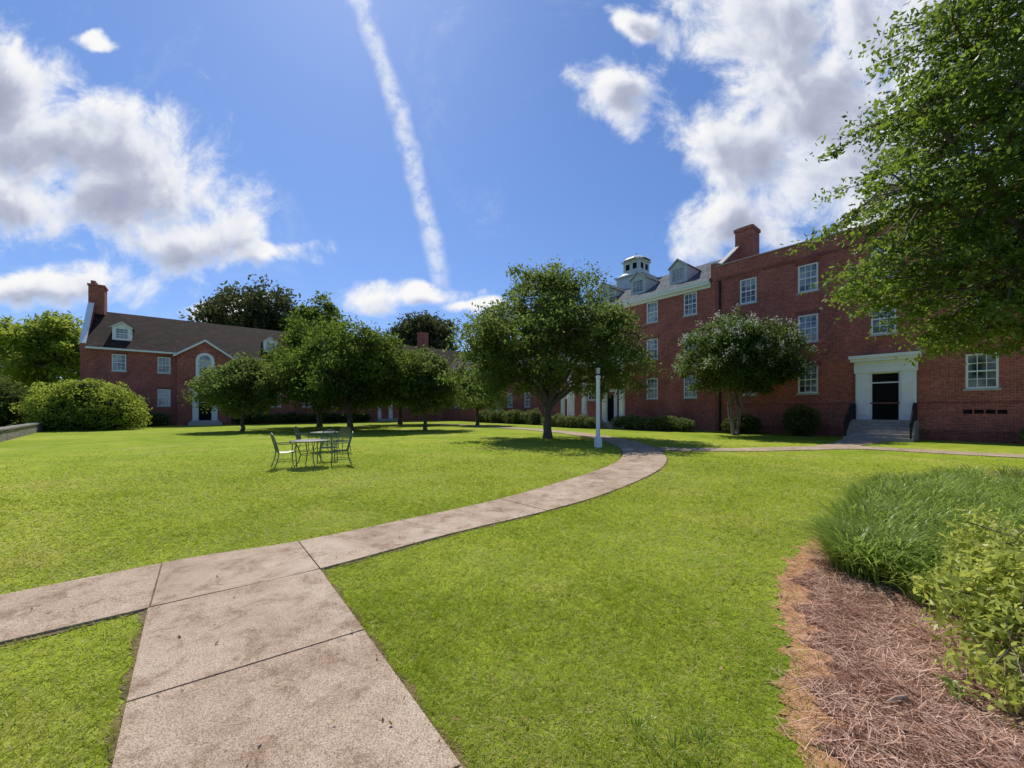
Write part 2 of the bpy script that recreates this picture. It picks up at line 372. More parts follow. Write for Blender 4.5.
V=np.zeros((n,3,3)); V[:,0]=np.stack([X-np.cos(th)*w,Y-np.sin(th)*w,np.zeros(n)],1); V[:,1]=np.stack([X+np.cos(th)*w,Y+np.sin(th)*w,np.zeros(n)],1)
V[:,2]=np.stack([X+np.cos(ld)*lean,Y+np.sin(ld)*lean,h],1)
var=np.clip(.42-.18*dn-.2*fine+.18*big+rng.normal(0,.26,n),0,1)
dry=rng.random(n)<np.clip(.08+.14*np.clip(big,0,1)+.14*np.clip(-dn,0,1)+.08*np.clip(-fine,0,1),0,1)
kk=~dry; T=V[kk].reshape(-1,3)
npmesh('lawn_grass_blades',T,np.arange(len(T)).reshape(-1,3),M_grass,attr=np.repeat(var[kk],3))
T=V[dry].reshape(-1,3); T[:,2]*=.75
npmesh('dry_grass_blades',T,np.arange(len(T)).reshape(-1,3),M_straw,attr=np.repeat(rng.random(dry.sum()),3))
# pine needles
n=85000; X=rng.uniform(1.1,6,n);Y=rng.uniform(.8,6,n); k=pip(X,Y,BEDi); k|=pip(X,Y,BEDo)&(rng.random(n)<.18); X=X[k];Y=Y[k]; n=len(X)
L=rng.uniform(.03,.085,n); th=rng.uniform(0,6.283,n); w=.0013; z0=rng.uniform(.012,.045,n); tz=rng.normal(0,.014,n)
dx=np.cos(th)*L;dy=np.sin(th)*L; px=-np.sin(th)*w;py=np.cos(th)*w
V=np.stack([np.stack([X-dx-px,Y-dy-py,z0-tz],1),np.stack([X-dx+px,Y-dy+py,z0-tz],1),np.stack([X+dx+px,Y+dy+py,z0+tz],1),np.stack([X+dx-px,Y+dy-py,z0+tz],1)],1)
V[:,:,2]=np.maximum(V[:,:,2],.011)
patch=np.sin(X*5+2*np.sin(Y*3))*np.sin(Y*6+1.5*np.sin(X*4))
npmesh('pine_straw',V.reshape(-1,3),np.arange(4*n).reshape(n,4),M_needle,attr=np.repeat(np.clip(rng.random(n)**1.5+.2*patch,0,1),4))
# fallen leaves on lawn, path and bed
n=220; r=np.exp(rng.uniform(math.log(1.6),math.log(14),n)); a=rng.uniform(-1.1,1.1,n)
P=np.stack([r*np.sin(a),r*np.cos(a),rng.uniform(.032,.045,n)],1)
V,F=leafquads(P,.014,rng,3.0,.55); V[:,2]=np.clip(V[:,2],.03,.06); npmesh('fallen_leaves',V,F,M_dead,attr=np.repeat(rng.random(n),4))
b=Batch()
b.tube([(2.00,2.06,.035),(2.06,2.07,.05),(2.12,2.08,.05),(2.18,2.11,.035)],[.004,.012,.010,.003],7); b.build('wood_chip',simple('weathered_wood',(.30,.20,.14),.9,.3,40))
def blades(name,pts,per,hh,ww,mat,seed,spread=.10):
    rg=np.random.default_rng(seed); P=np.repeat(np.asarray(pts),per,0); n=len(P)
    ch=np.repeat(rg.uniform(.75,1.2,len(pts)),per)
    th=rg.uniform(0,6.283,n); h=hh*rg.uniform(.55,1.15,n)*ch; out=h*rg.uniform(.25,1.2,n); w=ww*rg.uniform(.7,1.2,n)
    b=P+np.stack([np.cos(th),np.sin(th)],1)*(spread*rg.random(n))[:,None]
    rows=[]
    for t,wt in ((0,1),(.3,1),(.6,.9),(.82,.65),(1,.1)):
        o=out*(t**1.6); z=h*(1.65*t-.85*t*t*np.where(out>h*.8,1.15,1))
        cx=b[:,0]+np.cos(th)*o; cy=b[:,1]+np.sin(th)*o
        rows.append(np.stack([cx-np.sin(th)*w*wt,cy+np.cos(th)*w*wt,z],1)); rows.append(np.stack([cx+np.sin(th)*w*wt,cy-np.cos(th)*w*wt,z],1))
    V=np.stack(rows,1).reshape(-1,3); base=np.arange(n)[:,None]*10
    F=np.concatenate([base+np.array([[0,1,3,2]])+2*k for k in range(4)])
    cvv=np.repeat(rg.normal(0,.18,len(pts)),per)
    return npmesh(name,V,F,mat,attr=np.repeat(np.clip(rg.normal(.48,.28,n)+cvv,0,1),10),smooth=True)
LP=[(3.0,3.45),(3.65,4.45),(4.7,5.3),(6.2,6.8),(7.6,7.9),(10,8.8),(14,8.9),(14,5.5),(8,4.0),(5.0,2.95),(3.7,2.95)]
cp=rng.uniform((2.7,2.7),(14,9),(3600,2)); cp=cp[pip(cp[:,0],cp[:,1],LP)]; cp=cp[np.argsort(np.hypot(cp[:,0],cp[:,1])+rng.normal(0,2.5,len(cp)))][:720]
blades('liriope_border',cp,90,.43,.006,M_lir,3,.15)
blades('grass_tuft',[(.75,1.78),(.9,1.82),(.62,1.9),(.95,1.95)],40,.06,.003,M_lir,4,.10)

# ---------------------------------------------------------------- building parts
def facade(b,x0,x1,z0,z1,ops,y=0,depth=.16):
    xs=sorted({x0,x1,*[o[0] for o in ops],*[o[1] for o in ops]}); zs=sorted({z0,z1,*[o[2] for o in ops],*[o[3] for o in ops]})
    for i in range(len(xs)-1):
        for j in range(len(zs)-1):
            cx=(xs[i]+xs[i+1])/2; cz=(zs[j]+zs[j+1])/2
            if any(o[0]<cx<o[1] and o[2]<cz<o[3] for o in ops): continue
            b.poly([(xs[i],y,zs[j]),(xs[i+1],y,zs[j]),(xs[i+1],y,zs[j+1]),(xs[i],y,zs[j+1])])
    for a,c,e,f in ops:
        Y=y+depth
        b.poly([(a,y,e),(a,y,f),(a,Y,f),(a,Y,e)]); b.poly([(c,y,f),(c,y,e),(c,Y,e),(c,Y,f)])
        b.poly([(a,y,f),(c,y,f),(c,Y,f),(a,Y,f)]); b.poly([(a,y,e),(a,Y,e),(c,Y,e),(c,y,e)])
def window(W,G,S,x0,x1,z0,z1,y=0,cols=3,rows=4,sill=True):
    f=.09; ya,yb=y+.03,y+.12
    W.box(x0,x0+f,ya,yb,z0,z1);W.box(x1-f,x1,ya,yb,z0,z1);W.box(x0+f,x1-f,ya,yb,z1-f,z1);W.box(x0+f,x1-f,ya,yb,z0,z0+f)
    zm=(z0+z1)/2; W.box(x0+f,x1-f,ya+.01,yb-.01,zm-.035,zm+.035)
    for i in range(1,cols):
        x=x0+f+(x1-x0-2*f)*i/cols; W.box(x-.016,x+.016,ya+.025,yb-.012,z0+f,z1-f)
    for j in range(1,rows):
        if j*2==rows: continue
        z=z0+f+(z1-z0-2*f)*j/rows; W.box(x0+f,x1-f,ya+.027,yb-.014,z-.016,z+.016)
    G.poly([(x0+.01,y+.10,z0+.01),(x1-.01,y+.10,z0+.01),(x1-.01,y+.10,z1-.01),(x0+.01,y+.10,z1-.01)])
    if sill: S.box(x0-.08,x1+.08,y-.05,y+.028,z0-.10,z0-.003)
def doorway(W,D,x,z0,w,h,y=0,sur=.45,top=.7,panel=True):
    W.box(x-w/2-sur,x-w/2,y-.16,y+.02,z0,z0+h); W.box(x+w/2,x+w/2+sur,y-.16,y+.02,z0,z0+h)
    W.box(x-w/2-sur+.08,x-w/2-.08,y-.2,y-.16,z0+.25,z0+h-.2); W.box(x+w/2+.08,x+w/2+sur-.08,y-.2,y-.16,z0+.25,z0+h-.2)
    W.box(x-w/2-sur-.06,x+w/2+sur+.06,y-.22,y+.02,z0+h,z0+h+top*.65); W.box(x-w/2-sur-.2,x+w/2+sur+.2,y-.42,y+.02,z0+h+top*.65,z0+h+top*.82)
    W.box(x-w/2-sur-.27,x+w/2+sur+.27,y-.5,y+.02,z0+h+top*.82,z0+h+top)
    D.poly([(x-w/2,y+.14,z0),(x+w/2,y+.14,z0),(x+w/2,y+.14,z0+h),(x-w/2,y+.14,z0+h)])
    W.box(x-w/2,x-w/2+.07,y-.02,y+.13,z0,z0+h);W.box(x+w/2-.07,x+w/2,y-.02,y+.13,z0,z0+h);W.box(x-w/2+.07,x+w/2-.07,y-.02,y+.13,z0+h-.07,z0+h)
    W.box(x-w/2+.07,x+w/2-.07,y+.06,y+.12,z0+h-.62,z0+h-.55)
def dormer(W,G,Rf,Wl,x,w,yf,z0,z1,zr,slope,yr):
    hw=w/2
    facade(W,x-hw,x+hw,z0,z1,[(x-hw+.18,x+hw-.18,z0+.12,z1-.1)],yf,.1)
    window(W,G,Wl,x-hw+.18,x+hw-.18,z0+.12,z1-.1,yf-.04,3,4,False)
    W.poly([(x-hw,yf,z1),(x+hw,yf,z1),(x,yf,zr)])
    def yat(z): return yf+(z-z0)/slope
    W.poly([(x-hw,yf,z0),(x-hw,yf,z1),(x-hw,yat(z1),z1)]); W.poly([(x+hw,yf,z1),(x+hw,yf,z0),(x+hw,yat(z1),z1)])
    e=.12
    for s in (-1,1):
        Rf.poly([(x,yf-.15,zr+.04),(x+s*(hw+e),yf-.15,z1-.04),(x+s*(hw+e),yat(z1)+.1,z1-.04),(x,yat(zr)+.1,zr+.04)])
        W.poly([(x,yf-.152,zr+.035),(x+s*(hw+e),yf-.152,z1-.045),(x+s*(hw+e),yf-.152,z1-.14),(x,yf-.152,zr-.07)])

# ======================= right building
R=empty('brick_dormitory_building',(18.9,24.6,0),math.atan2(-.775,.632))
Wl=Batch();W=Batch();G=Batch();S=Batch();D=Batch();Rf=Batch();Ir=Batch();Cn=Batch();L2=Batch()
X0=-5.63; XE=24
ops=[];wx=[-3.45,0,3.5,7.05,10.5,14,17.5,21]
for x in wx:
    for k,zc in enumerate((3.55,6.82,10.05)):
        if k==0 and x==3.5: continue
        ops.append((x-.53,x+.53,zc-.88,zc+.88))
wins=list(ops)
DO=(3.57-.62,3.57+.62,1.05,3.75)
facade(Wl,X0,XE,0,12.35,ops+[DO])
for o in wins: window(W,G,S,*o)
doorway(W,D,3.57,1.05,1.24,2.7,sur=.62,top=1.0)
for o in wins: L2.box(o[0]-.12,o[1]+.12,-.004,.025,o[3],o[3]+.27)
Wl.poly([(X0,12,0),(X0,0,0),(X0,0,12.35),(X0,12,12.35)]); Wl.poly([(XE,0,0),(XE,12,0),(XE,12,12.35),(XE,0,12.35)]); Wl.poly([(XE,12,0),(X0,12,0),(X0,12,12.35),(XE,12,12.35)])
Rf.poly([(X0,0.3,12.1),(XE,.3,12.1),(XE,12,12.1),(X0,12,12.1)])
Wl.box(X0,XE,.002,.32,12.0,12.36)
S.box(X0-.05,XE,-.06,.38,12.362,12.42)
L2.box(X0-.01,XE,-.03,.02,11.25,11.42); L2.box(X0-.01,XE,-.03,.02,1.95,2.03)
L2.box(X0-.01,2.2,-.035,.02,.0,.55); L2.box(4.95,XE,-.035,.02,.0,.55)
Wl.prismx([(-.04,0),(-.04,12.6),(1.0,12.75),(4.3,15.0),(7.2,15.0),(11,12.6),(12,12.5),(12,0)],X0-.35,X0-.002)
S.prismx([(-.08,12.602),(1.0,12.77),(4.3,15.02),(4.3,15.09),(.95,12.84),(-.08,12.68)],X0-.38,X0+.03)
Wl.box(X0-.3,X0+1.0,4.3,5.8,12.2,16.25); Wl.box(X0-.38,X0+1.08,4.22,5.88,16.252,16.5); S.box(X0-.2,X0+.9,4.4,5.7,16.502,16.62)
XA=-19.0
ops=[]
for x in (-7.6,-10.9,-14.2,-17.4):
    for k,zc in enumerate((3.45,6.82,10.0)):
        if k==0 and x==-14.2: continue
        ops.append((x-.53,x+.53,zc-.88,zc+.88))
facade(Wl,XA,X0-.352,0,11.1,ops,y=.02)
for o in ops: window(W,G,S,*o,y=.02); L2.box(o[0]-.12,o[1]+.12,.014,.045,o[3],o[3]+.24)
Wl.poly([(XA,12,0),(XA,.02,0),(XA,.02,11.1),(XA,12,11.1)]); Wl.poly([(XA,.02,11.1),(XA,12,11.1),(XA,6,15)])
W.box(XA-.3,X0-.36,-.35,.02,11.102,11.3); W.box(XA-.3,X0-.36,-.42,-.2,11.302,11.42); W.box(XA,X0-.36,-.12,.018,10.9,11.1)
Rf.poly([(XA-.35,-.42,11.42),(X0-.352,-.42,11.42),(X0-.352,6,15.05),(XA-.35,6,15.05)]); Rf.poly([(XA-.35,6,15.05),(X0-.352,6,15.05),(X0-.352,12.4,11.42),(XA-.35,12.4,11.42)])
slp=(15.05-11.42)/6.42
Dm=Batch()
for x in (-9.1,-12.9,-16.8): dormer(Dm,G,Rf,S,x,1.5,1.0,12.22,13.6,14.25,slp,0)
Dm.build('dormer_walls',simple('grey_dormer_paint',(.50,.52,.53),.6,.1,2),R)
cx,cy=-16.3,6.0
Cu=Batch(); Q=math.pi/4; r2=math.sqrt(2)
Cu.box(cx-1.45,cx+1.45,cy-1.45,cy+1.45,13.6,15.5); Cu.box(cx-1.62,cx+1.62,cy-1.62,cy+1.62,15.502,15.66)
Cu.lathe(cx,cy,[(1.55*r2,15.66),(1.1*r2,15.95),(1.0*r2,16.1)],4,Q)
Cu.box(cx-.95,cx+.95,cy-.95,cy+.95,16.102,17.2); Cu.box(cx-1.1,cx+1.1,cy-1.1,cy+1.1,17.202,17.34)
Cu.lathe(cx,cy,[(1.05*r2,17.34),(.8*r2,17.62),(.45*r2,17.85),(.12,17.98),(.08,18.1),(.05,18.35),(.01,18.4)],8,math.pi/8)
for (ax,ay,ux,uy) in ((0,-1,1,0),(1,0,0,1),(-1,0,0,-1),(0,1,-1,0)):
    for s in (-.42,.42):
        px=cx+ax*.955+ux*s; py=cy+ay*.955+uy*s
        D.poly([(px-ux*.24,py-uy*.24,16.35),(px+ux*.24,py+uy*.24,16.35),(px+ux*.24,py+uy*.24,16.95),(px-ux*.24,py-uy*.24,16.95)])
W.box(-18.6,-11.9,-2.6,.0,5.6,6.3); W.box(-18.8,-11.7,-2.8,0,6.302,6.5)
W.prism([(-18.8,6.502),(-11.7,6.502),(-15.25,8.0)],-2.75,-.0)
Cn.box(-18.8,-11.7,-2.9,0,0,.5); Cn.box(-17,-13.5,-3.3,-2.902,0,.33); Cn.box(-17,-13.5,-3.7,-3.302,0,.17)
for x in (-18.2,-16.4,-14.1,-12.3):
    W.lathe(x,-2.3,[(.32,.5),(.32,.62),(.25,.68),(.25,2.5),(.21,5.35),(.28,5.45),(.3,5.6)],18)
D.box(-15.75,-14.75,-.03,.0,.5,3.0); W.box(-16.1,-15.752,-.08,.0,.5,3.3); W.box(-14.748,-14.4,-.08,0,.5,3.3); W.box(-16.1,-14.4,-.08,0,3.302,3.6)
for i in range(6):
    Cn.box(2.25,4.9,-1.35-.30*(5-i),-.0 if i==0 else -.001*i,0 if i==0 else .175*i+.001,.175*(i+1)) 
for xx in (2.33,4.82):
    Ir.tube([(xx,-.3,1.95),(xx,-1.35,1.95),(xx,-2.8,1.05),(xx,-2.95,.95),(xx,-2.98,.75)],.04,6)
    Ir.tube([(xx,-.3,1.25),(xx,-1.35,1.25),(xx,-2.8,.35)],.025,6)
    for k in range(15):
        y=-.35-k*.175; zt=1.95 if y>-1.35 else 1.95-(abs(y)-1.35)*.62
        Ir.tube([(xx,y,zt),(xx,y,zt-.85)],.02,5)
    for y,z in ((-.3,1.0),(-1.35,1.0),(-2.8,0.0)):
        Ir.tube([(xx,y,z),(xx,y,z+.98)],.045,6)
for k in range(4): D.box(6.45+k*.36,6.75+k*.36,-.012,.0,1.42,1.62)
Ir.box(X0+.25,X0+.37,-.12,-.036,.1,11.2)
XB=-47
ops=[]
for i in range(8):
    x=-20.8-i*3.3
    ops.append((x-.5,x+.5,5.3,6.95))
    if i not in (0,4): ops.append((x-.5,x+.5,1.95,3.7))
facade(Wl,XB,XA-.002,0,7.4,ops,y=.3)
for o in ops: window(W,G,S,*o,y=.3)
for x in (-34.0,-20.8): doorway(W,D,x,.35,1.1,2.5,y=.3,sur=.4,top=.7); Cn.box(x-1.2,x+1.2,-.9,.0,0,.34)
W.box(XB,XA-.01,-.1,.3,7.402,7.6)
Rf2=Batch(); Rf2.poly([(XB,-.15,7.6),(XA-.01,-.15,7.6),(XA-.01,5,11.6),(XB,5,11.6)]); Rf2.poly([(XB,5,11.6),(XA-.01,5,11.6),(XA-.01,10,7.6),(XB,10,7.6)])
for i in range(4): dormer(W,G,Rf2,S,-23-i*6.0,1.3,.9,8.45,9.6,10.15,4/5.15,0)
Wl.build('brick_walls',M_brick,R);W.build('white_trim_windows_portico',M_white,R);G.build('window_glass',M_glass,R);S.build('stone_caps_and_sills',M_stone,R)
D.build('doors_and_vents',M_door,R);Rf.build('slate_roof',M_slate,R);Rf2.build('shingle_roof',M_shingle,R);Ir.build('iron_handrails',M_black,R);Cn.build('entry_steps',simple('step_concrete',(.30,.27,.24),.9,.25,3),R)
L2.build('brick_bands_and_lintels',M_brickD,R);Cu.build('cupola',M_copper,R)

# ======================= left building
Lb=empty('brick_hall_building',(-40.4,36,0),math.atan2(.632,.775))
Wl=Batch();W=Batch();G=Batch();S=Batch();D=Batch();Rf=Batch();Cn=Batch();L2=Batch()
XE=50; EZ=7.4; RZ=11.9; DEP=9.4
ops=[];bx=9.15
xs=[2.57,5.84]+[12.5+3.3*i for i in range(11)]
for x in xs:
    ops.append((x-.5,x+.5,5.4,7.05))
    if abs(x-29)>1: ops.append((x-.5,x+.5,2.0,3.75))
facade(Wl,0,XE,0,EZ,ops)
for o in ops: window(W,G,S,*o); L2.box(o[0]-.1,o[1]+.1,-.004,.025,o[3],o[3]+.22)
Wl.poly([(0,DEP,0),(0,0,0),(0,0,EZ),(0,DEP,EZ)])
Wl.prismx([(-.05,EZ-.3),(-.05,EZ+.45),(DEP/2-1,RZ+.5),(DEP/2+1,RZ+.5),(DEP+.05,EZ+.45),(DEP+.05,EZ-.3)],-.02,.38)
W.prismx([(-.12,EZ+.455),(DEP/2-1,RZ+.505),(DEP/2-1,RZ+.58),(-.12,EZ+.53)],-.04,.40)
Wl.box(-.03,1.1,DEP/2-1.0,DEP/2+.6,RZ-.5,14.2); Wl.box(-.1,1.17,DEP/2-1.07,DEP/2+.67,14.202,14.4); Wl.box(.1,.45,DEP/2-.75,DEP/2-.4,14.402,14.8); Wl.box(.1,.45,DEP/2-.0,DEP/2+.35,14.402,14.8)
Wl.box(36.4,37.8,DEP/2-.6,DEP/2+.6,RZ-.5,14.0); Wl.box(36.33,37.87,DEP/2-.67,DEP/2+.67,14.002,14.2)
Rf.poly([(.382,-.4,EZ+.2),(XE,-.4,EZ+.2),(XE,DEP/2,RZ),(.382,DEP/2,RZ)]); Rf.poly([(.382,DEP/2,RZ),(XE,DEP/2,RZ),(XE,DEP+.4,EZ+.2),(.382,DEP+.4,EZ+.2)])
W.box(.382,XE,-.38,-.0,EZ,EZ+.18); 
sl=(RZ-EZ-.2)/(DEP/2+.4)
for x in (2.7,15.3,22.0,28.5,35.0): dormer(W,G,Rf,S,x,1.35,.7,EZ+.2+sl*1.1,EZ+.2+sl*1.1+1.3,EZ+.2+sl*1.1+1.8,sl,0)
yP=-.9; hw=2.25
fo=[(bx-.55,bx+.55,4.6,6.9),(bx-.6,bx+.6,.5,3.0)]
facade(Wl,bx-hw,bx+hw,0,EZ,fo,yP)
Wl.poly([(bx-hw,yP,EZ),(bx+hw,yP,EZ),(bx,yP,9.0)])
Wl.poly([(bx-hw,0,0),(bx-hw,yP,0),(bx-hw,yP,EZ),(bx-hw,0,EZ)]);Wl.poly([(bx+hw,yP,0),(bx+hw,0,0),(bx+hw,0,EZ),(bx+hw,yP,EZ)])
for s in (-1,1):
    Rf.poly([(bx,yP-.25,9.12),(bx+s*(hw+.3),yP-.25,EZ-.1),(bx+s*(hw+.3),1.8,EZ-.1),(bx,1.8,9.12)])
    W.poly([(bx,yP-.252,9.10),(bx+s*(hw+.3),yP-.252,EZ-.12),(bx+s*(hw+.3),yP-.252,EZ-.34),(bx,yP-.252,8.86)])
window(W,G,S,*fo[0],y=yP)
for i in range(10):
    a0=math.pi*i/10;a1=math.pi*(i+1)/10
    W.prism([(bx+.5*math.cos(a0),6.9+.5*math.sin(a0)),(bx+.78*math.cos(a0),6.9+.78*math.sin(a0)),(bx+.78*math.cos(a1),6.9+.78*math.sin(a1)),(bx+.5*math.cos(a1),6.9+.5*math.sin(a1))],yP-.1,yP-.004)
G.poly([(bx+.5*math.cos(math.pi*i/12),yP-.03,6.9+.5*math.sin(math.pi*i/12)) for i in range(13)])
W.box(bx-.78,bx-.55,yP-.1,yP-.004,4.5,6.9);W.box(bx+.55,bx+.78,yP-.1,yP-.004,4.5,6.9)
doorway(W,D,bx,.5,1.2,2.5,y=yP,sur=.45,top=.8); Cn.box(bx-1.4,bx+1.4,yP-1.4,yP-.01,0,.33);Cn.box(bx-1.2,bx+1.2,yP-1.0,yP-.011,.331,.5)
doorway(W,D,29.0,.4,1.2,2.6,sur=.45,top=.8); Cn.box(27.6,30.4,-1.3,-.01,0,.39)
Wl.build('brick_walls',M_brick,Lb);W.build('white_trim_and_windows',M_white,Lb);G.build('window_glass',M_glass,Lb);S.build('sills',M_stone,Lb);D.build('doors',M_door,Lb)
Rf.build('shingle_roof',M_shingle,Lb);Cn.build('entry_steps',M_stone,Lb);L2.build('lintels',M_brickD,Lb)

# ======================= low stone wall
m,nt,out=newmat('fieldstone'); v,co=wallvec(nt); vo=N(nt,'ShaderNodeTexVoronoi',feature='DISTANCE_TO_EDGE'); vo.inputs['Scale'].default_value=3.5; nt.links.new(co,vo.inputs['Vector'])
vc=N(nt,'ShaderNodeTexVoronoi'); vc.inputs['Scale'].default_value=3.5; nt.links.new(co,vc.inputs['Vector'])
c=mixc(nt,(.32,.29,.25),(.18,.17,.16),vc.outputs['Color']); c=mixc(nt,(.07,.065,.06),c,ramp(nt,[(.02,(0,0,0)),(.06,(1,1,1))],vo.outputs['Distance']))
bsdf(nt,out,c,.9,vo.outputs['Distance'],.6,.05)
sw=empty('low_stone_wall',(-21,14.5,0),math.atan2(19.3,-19.5)); b=Batch(); b.box(0,27,-.2,.2,-.05,.58); b.build('stones',m,sw); b=Batch()
for i in range(27): b.box(i-.04+.01,i+.95,-.25,.25,.582,.66+.012*math.sin(i*2.3))
b.build('coping',simple('weathered_coping',(.26,.24,.21),.9,.3,3),sw)

# ---------------------------------------------------------------- lamp post
lp=empty('lamp_post',(3.71,16.6,0)); b=Batch()
b.box(-.14,.14,-.14,.14,0,.35); b.box(-.12,.12,-.12,.12,.351,.45)
b.lathe(0,0,[(.095,.45),(.09,.6),(.085,2.95),(.11,2.98),(.11,3.05),(.07,3.1)],16); b.build('post',M_white,lp,False)
b=Batch(); b.lathe(0,0,[(.05,3.1),(.10,3.12),(.10,3.15)],8)
for i in range(4):
    a=math.pi/4+i*math.pi/2; b.tube([(.09*math.cos(a),.09*math.sin(a),3.14),(.13*math.cos(a),.13*math.sin(a),3.42)],.010,5)
b.lathe(0,0,[(.16,3.42),(.15,3.45),(.08,3.55),(.03,3.59),(.02,3.64)],8); b.build('lantern_frame',M_black,lp)
b=Batch(); b.lathe(0,0,[(.075,3.15),(.11,3.41)],8); b.build('lantern_glass',simple('frosted_glass',(.6,.6,.58),.3,.05,3),lp)

# ---------------------------------------------------------------- patio tables & chairs
M_metal=simple('green_grey_metal',(.12,.16,.09),.45,.2,10); M_mesh=simple('table_mesh_metal',(.36,.31,.27),.5,.2,20)
def table(loc):
    t=empty('patio_table',loc); b=Batch(); R_=.5
    ring=[(R_*math.cos(a),R_*math.sin(a),.73) for a in np.linspace(0,2*math.pi,33)]; b.tube(ring,.018,6)
    for k in range(4):
        a=math.pi/4+k*math.pi/2; c,s=math.cos(a),math.sin(a)
        b.tube([(.38*c,.38*s,.715),(.3*c,.3*s,.55),(.24*c,.24*s,.35),(.3*c,.3*s,.15),(.42*c,.42*s,.012)],.014,6)
    b.tube([(.24*math.cos(a),.24*math.sin(a),.35) for a in np.linspace(0,2*math.pi,21)],.01,5)
    b.build('frame_and_legs',M_metal,t,True)
    b=Batch()
    for i in range(-16,17):
        x=i*.03; h=math.sqrt(max(0,R_**2-x*x))
        b.box(x-.010,x+.010,-h,h,.722,.727); b.box(-h,h,x-.010,x+.010,.7275,.7325)
    b.build('mesh_top',M_mesh,t)
def chair(loc,rot):
    t=empty('patio_chair',loc,rot); b=Batch()
    for s in (-1,1):
        y=.24*s
        b.tube([(.24,y,.01),(.22,y,.25),(.21,y,.44),(.22,y*1.08,.62),(.16,y*1.12,.67),(-.12,y*1.12,.67),(-.22,y*1.02,.68)],.014,6)
        b.tube([(-.30,y,.01),(-.22,y,.25),(-.19,y,.44),(-.25,y,.68),(-.30,y*.9,.85)],.014,6)
        b.tube([(.22,y,.2),(-.235,y,.2)],.009,5)
    b.tube([(-.30,.216,.85),(-.325,.15,.93),(-.335,0,.97),(-.325,-.15,.93),(-.30,-.216,.85)],.014,6)
    b.tube([(-.19,-.24,.43),(-.19,.24,.43)],.011,6); b.tube([(.22,-.24,.43),(.22,.24,.43)],.011,6)
    for k in range(-7,8):
        y=k*.03; zt=.97-.10*(abs(k)/7)**2
        b.tube([(.22,y,.44),(.05,y,.425),(-.16,y,.43),(-.20,y,.47),(-.26,y,.7),(-.33+.02*(abs(k)/7),y,zt)],.006,4)
    for k in range(1,13):
        x=.22-k*.033; b.tube([(x,-.235,.428),(x,.235,.428)],.005,4)
    for k in range(1,14):
        f=k/14; b.tube([(-.20-.12*f,-.225,.48+.42*f),(-.20-.12*f,.225,.48+.42*f)],.005,4)
    b.build('frame_seat_and_back',M_metal,t)
table((-5.72,10.9,0)); table((-7.3,15.0,0))
chair((-6.3,10.7,0),.7); chair((-4.95,11.1,0),math.pi+.45); chair((-5.75,12.0,0),-1.3); chair((-6.5,14.6,0),2.6); chair((-8.2,15.2,0),.2)

# ---------------------------------------------------------------- trees
tree('shade_tree',(2.05,22,0),[(0,0,5.2,5.4,4.8,2.6),(.3,0,7.3,3.5,3.4,2.4),(-3.4,0,3.9,2.5,2.6,2.1),(3.5,0,4.2,2.5,2.6,2.1),(.2,0,8.7,1.7,1.7,1.0),(-3,0,6.2,1.7,2,1.4),(3,0,6.6,1.7,2,1.4)],600,100,.10,.64,M_leafCenter,M_bark,.27,1.9,11,nlimb=16,minz=1.75,flat=.65)
tree('shade_tree',(-12.6,30,0),[(0,0,4.6,5.4,4.6,2.7),(.5,0,6.5,3.6,3.4,2.0),(-3,0,4.2,3.0,3,2.1),(3.4,0,4.2,2.9,3,2.1),(0,0,3.0,4.8,3,1.5)],480,105,.13,.8,M_leafMid,M_bark,.26,1.7,12,nlimb=12,minz=1.3)
tree('shade_tree',(-20.3,29,0),[(0,0,3.2,3.2,2.8,1.9),(.3,0,4.4,1.9,1.8,1.1)],230,100,.11,.58,M_leafCenter,M_bark,.15,1.3,13,nlimb=9,minz=1.0,cvm=.45)
tree('shade_tree',(-7.0,31,0),[(0,0,3.5,3.0,2.7,2.0),(.2,0,5.0,1.8,1.7,1.2)],240,95,.11,.58,M_leafCenter,M_bark,.17,1.5,14,nlimb=9,minz=1.1,cvm=.4)
tree('shade_tree',(-18.5,37,0),[(0,0,6,5.0,4,3.2),(0,0,8.3,3.2,2.8,2),(2,0,4,4,3,2)],300,110,.15,.9,M_leafMid,M_bark,.25,2.5,15,nlimb=10)
tree('shade_tree',(-12.5,43,0),[(0,0,5,4.2,4,3),(3,0,4.3,3,3,2.5)],200,100,.17,.9,M_leafMid,M_bark,.25,2.2,51,nlimb=9)
tree('shade_tree',(-3.6,40,0),[(0,0,3.6,3.0,3,1.8),(-.4,0,4.4,1.8,2,1.1)],130,95,.16,.8,M_leafCenter,M_bark,.2,1.6,52,nlimb=9)
tree('crape_myrtle_tree',(14.2,24.5,0),[(0,0,4.9,3.6,3.2,2.3),(-.6,0,6.2,2.3,2.2,1.3),(1.6,0,4.6,2.4,2.2,1.9)],340,125,.10,.58,M_leafMyr,M_barkL,.18,1.9,16,nlimb=12,stems=4,blossom=190,minz=2.2)
tree('magnolia_tree',(-42.5,64,0),[(0,0,15,8,7,7.3),(2,0,10,8.5,7,6)],330,100,.36,1.7,M_leafDark,M_bark,.5,5,17)
tree('magnolia_tree',(-31.0,62,0),[(0,0,14,4.4,4.4,5.0),(1,0,10,5.5,5,5)],220,100,.32,1.4,M_leafMid,M_bark,.4,5,18)
tree('magnolia_tree',(-17.2,76,0),[(0,0,14.5,6.2,6,6)],230,100,.36,1.6,M_leafDark,M_bark,.4,5,19)
tree('tulip_tree',(-58,48,0),[(0,0,8,5,5,5.0),(2,0,10.5,3.5,4,3.4),(5,0,8,3,3,3)],200,90,.26,1.2,M_leafLight,M_bark,.35,3,20,cvm=.2)
tree('tulip_tree',(-70,50,0),[(0,0,8,6,5,5.0)],150,100,.28,1.4,M_leafMid,M_bark,.35,3,21)
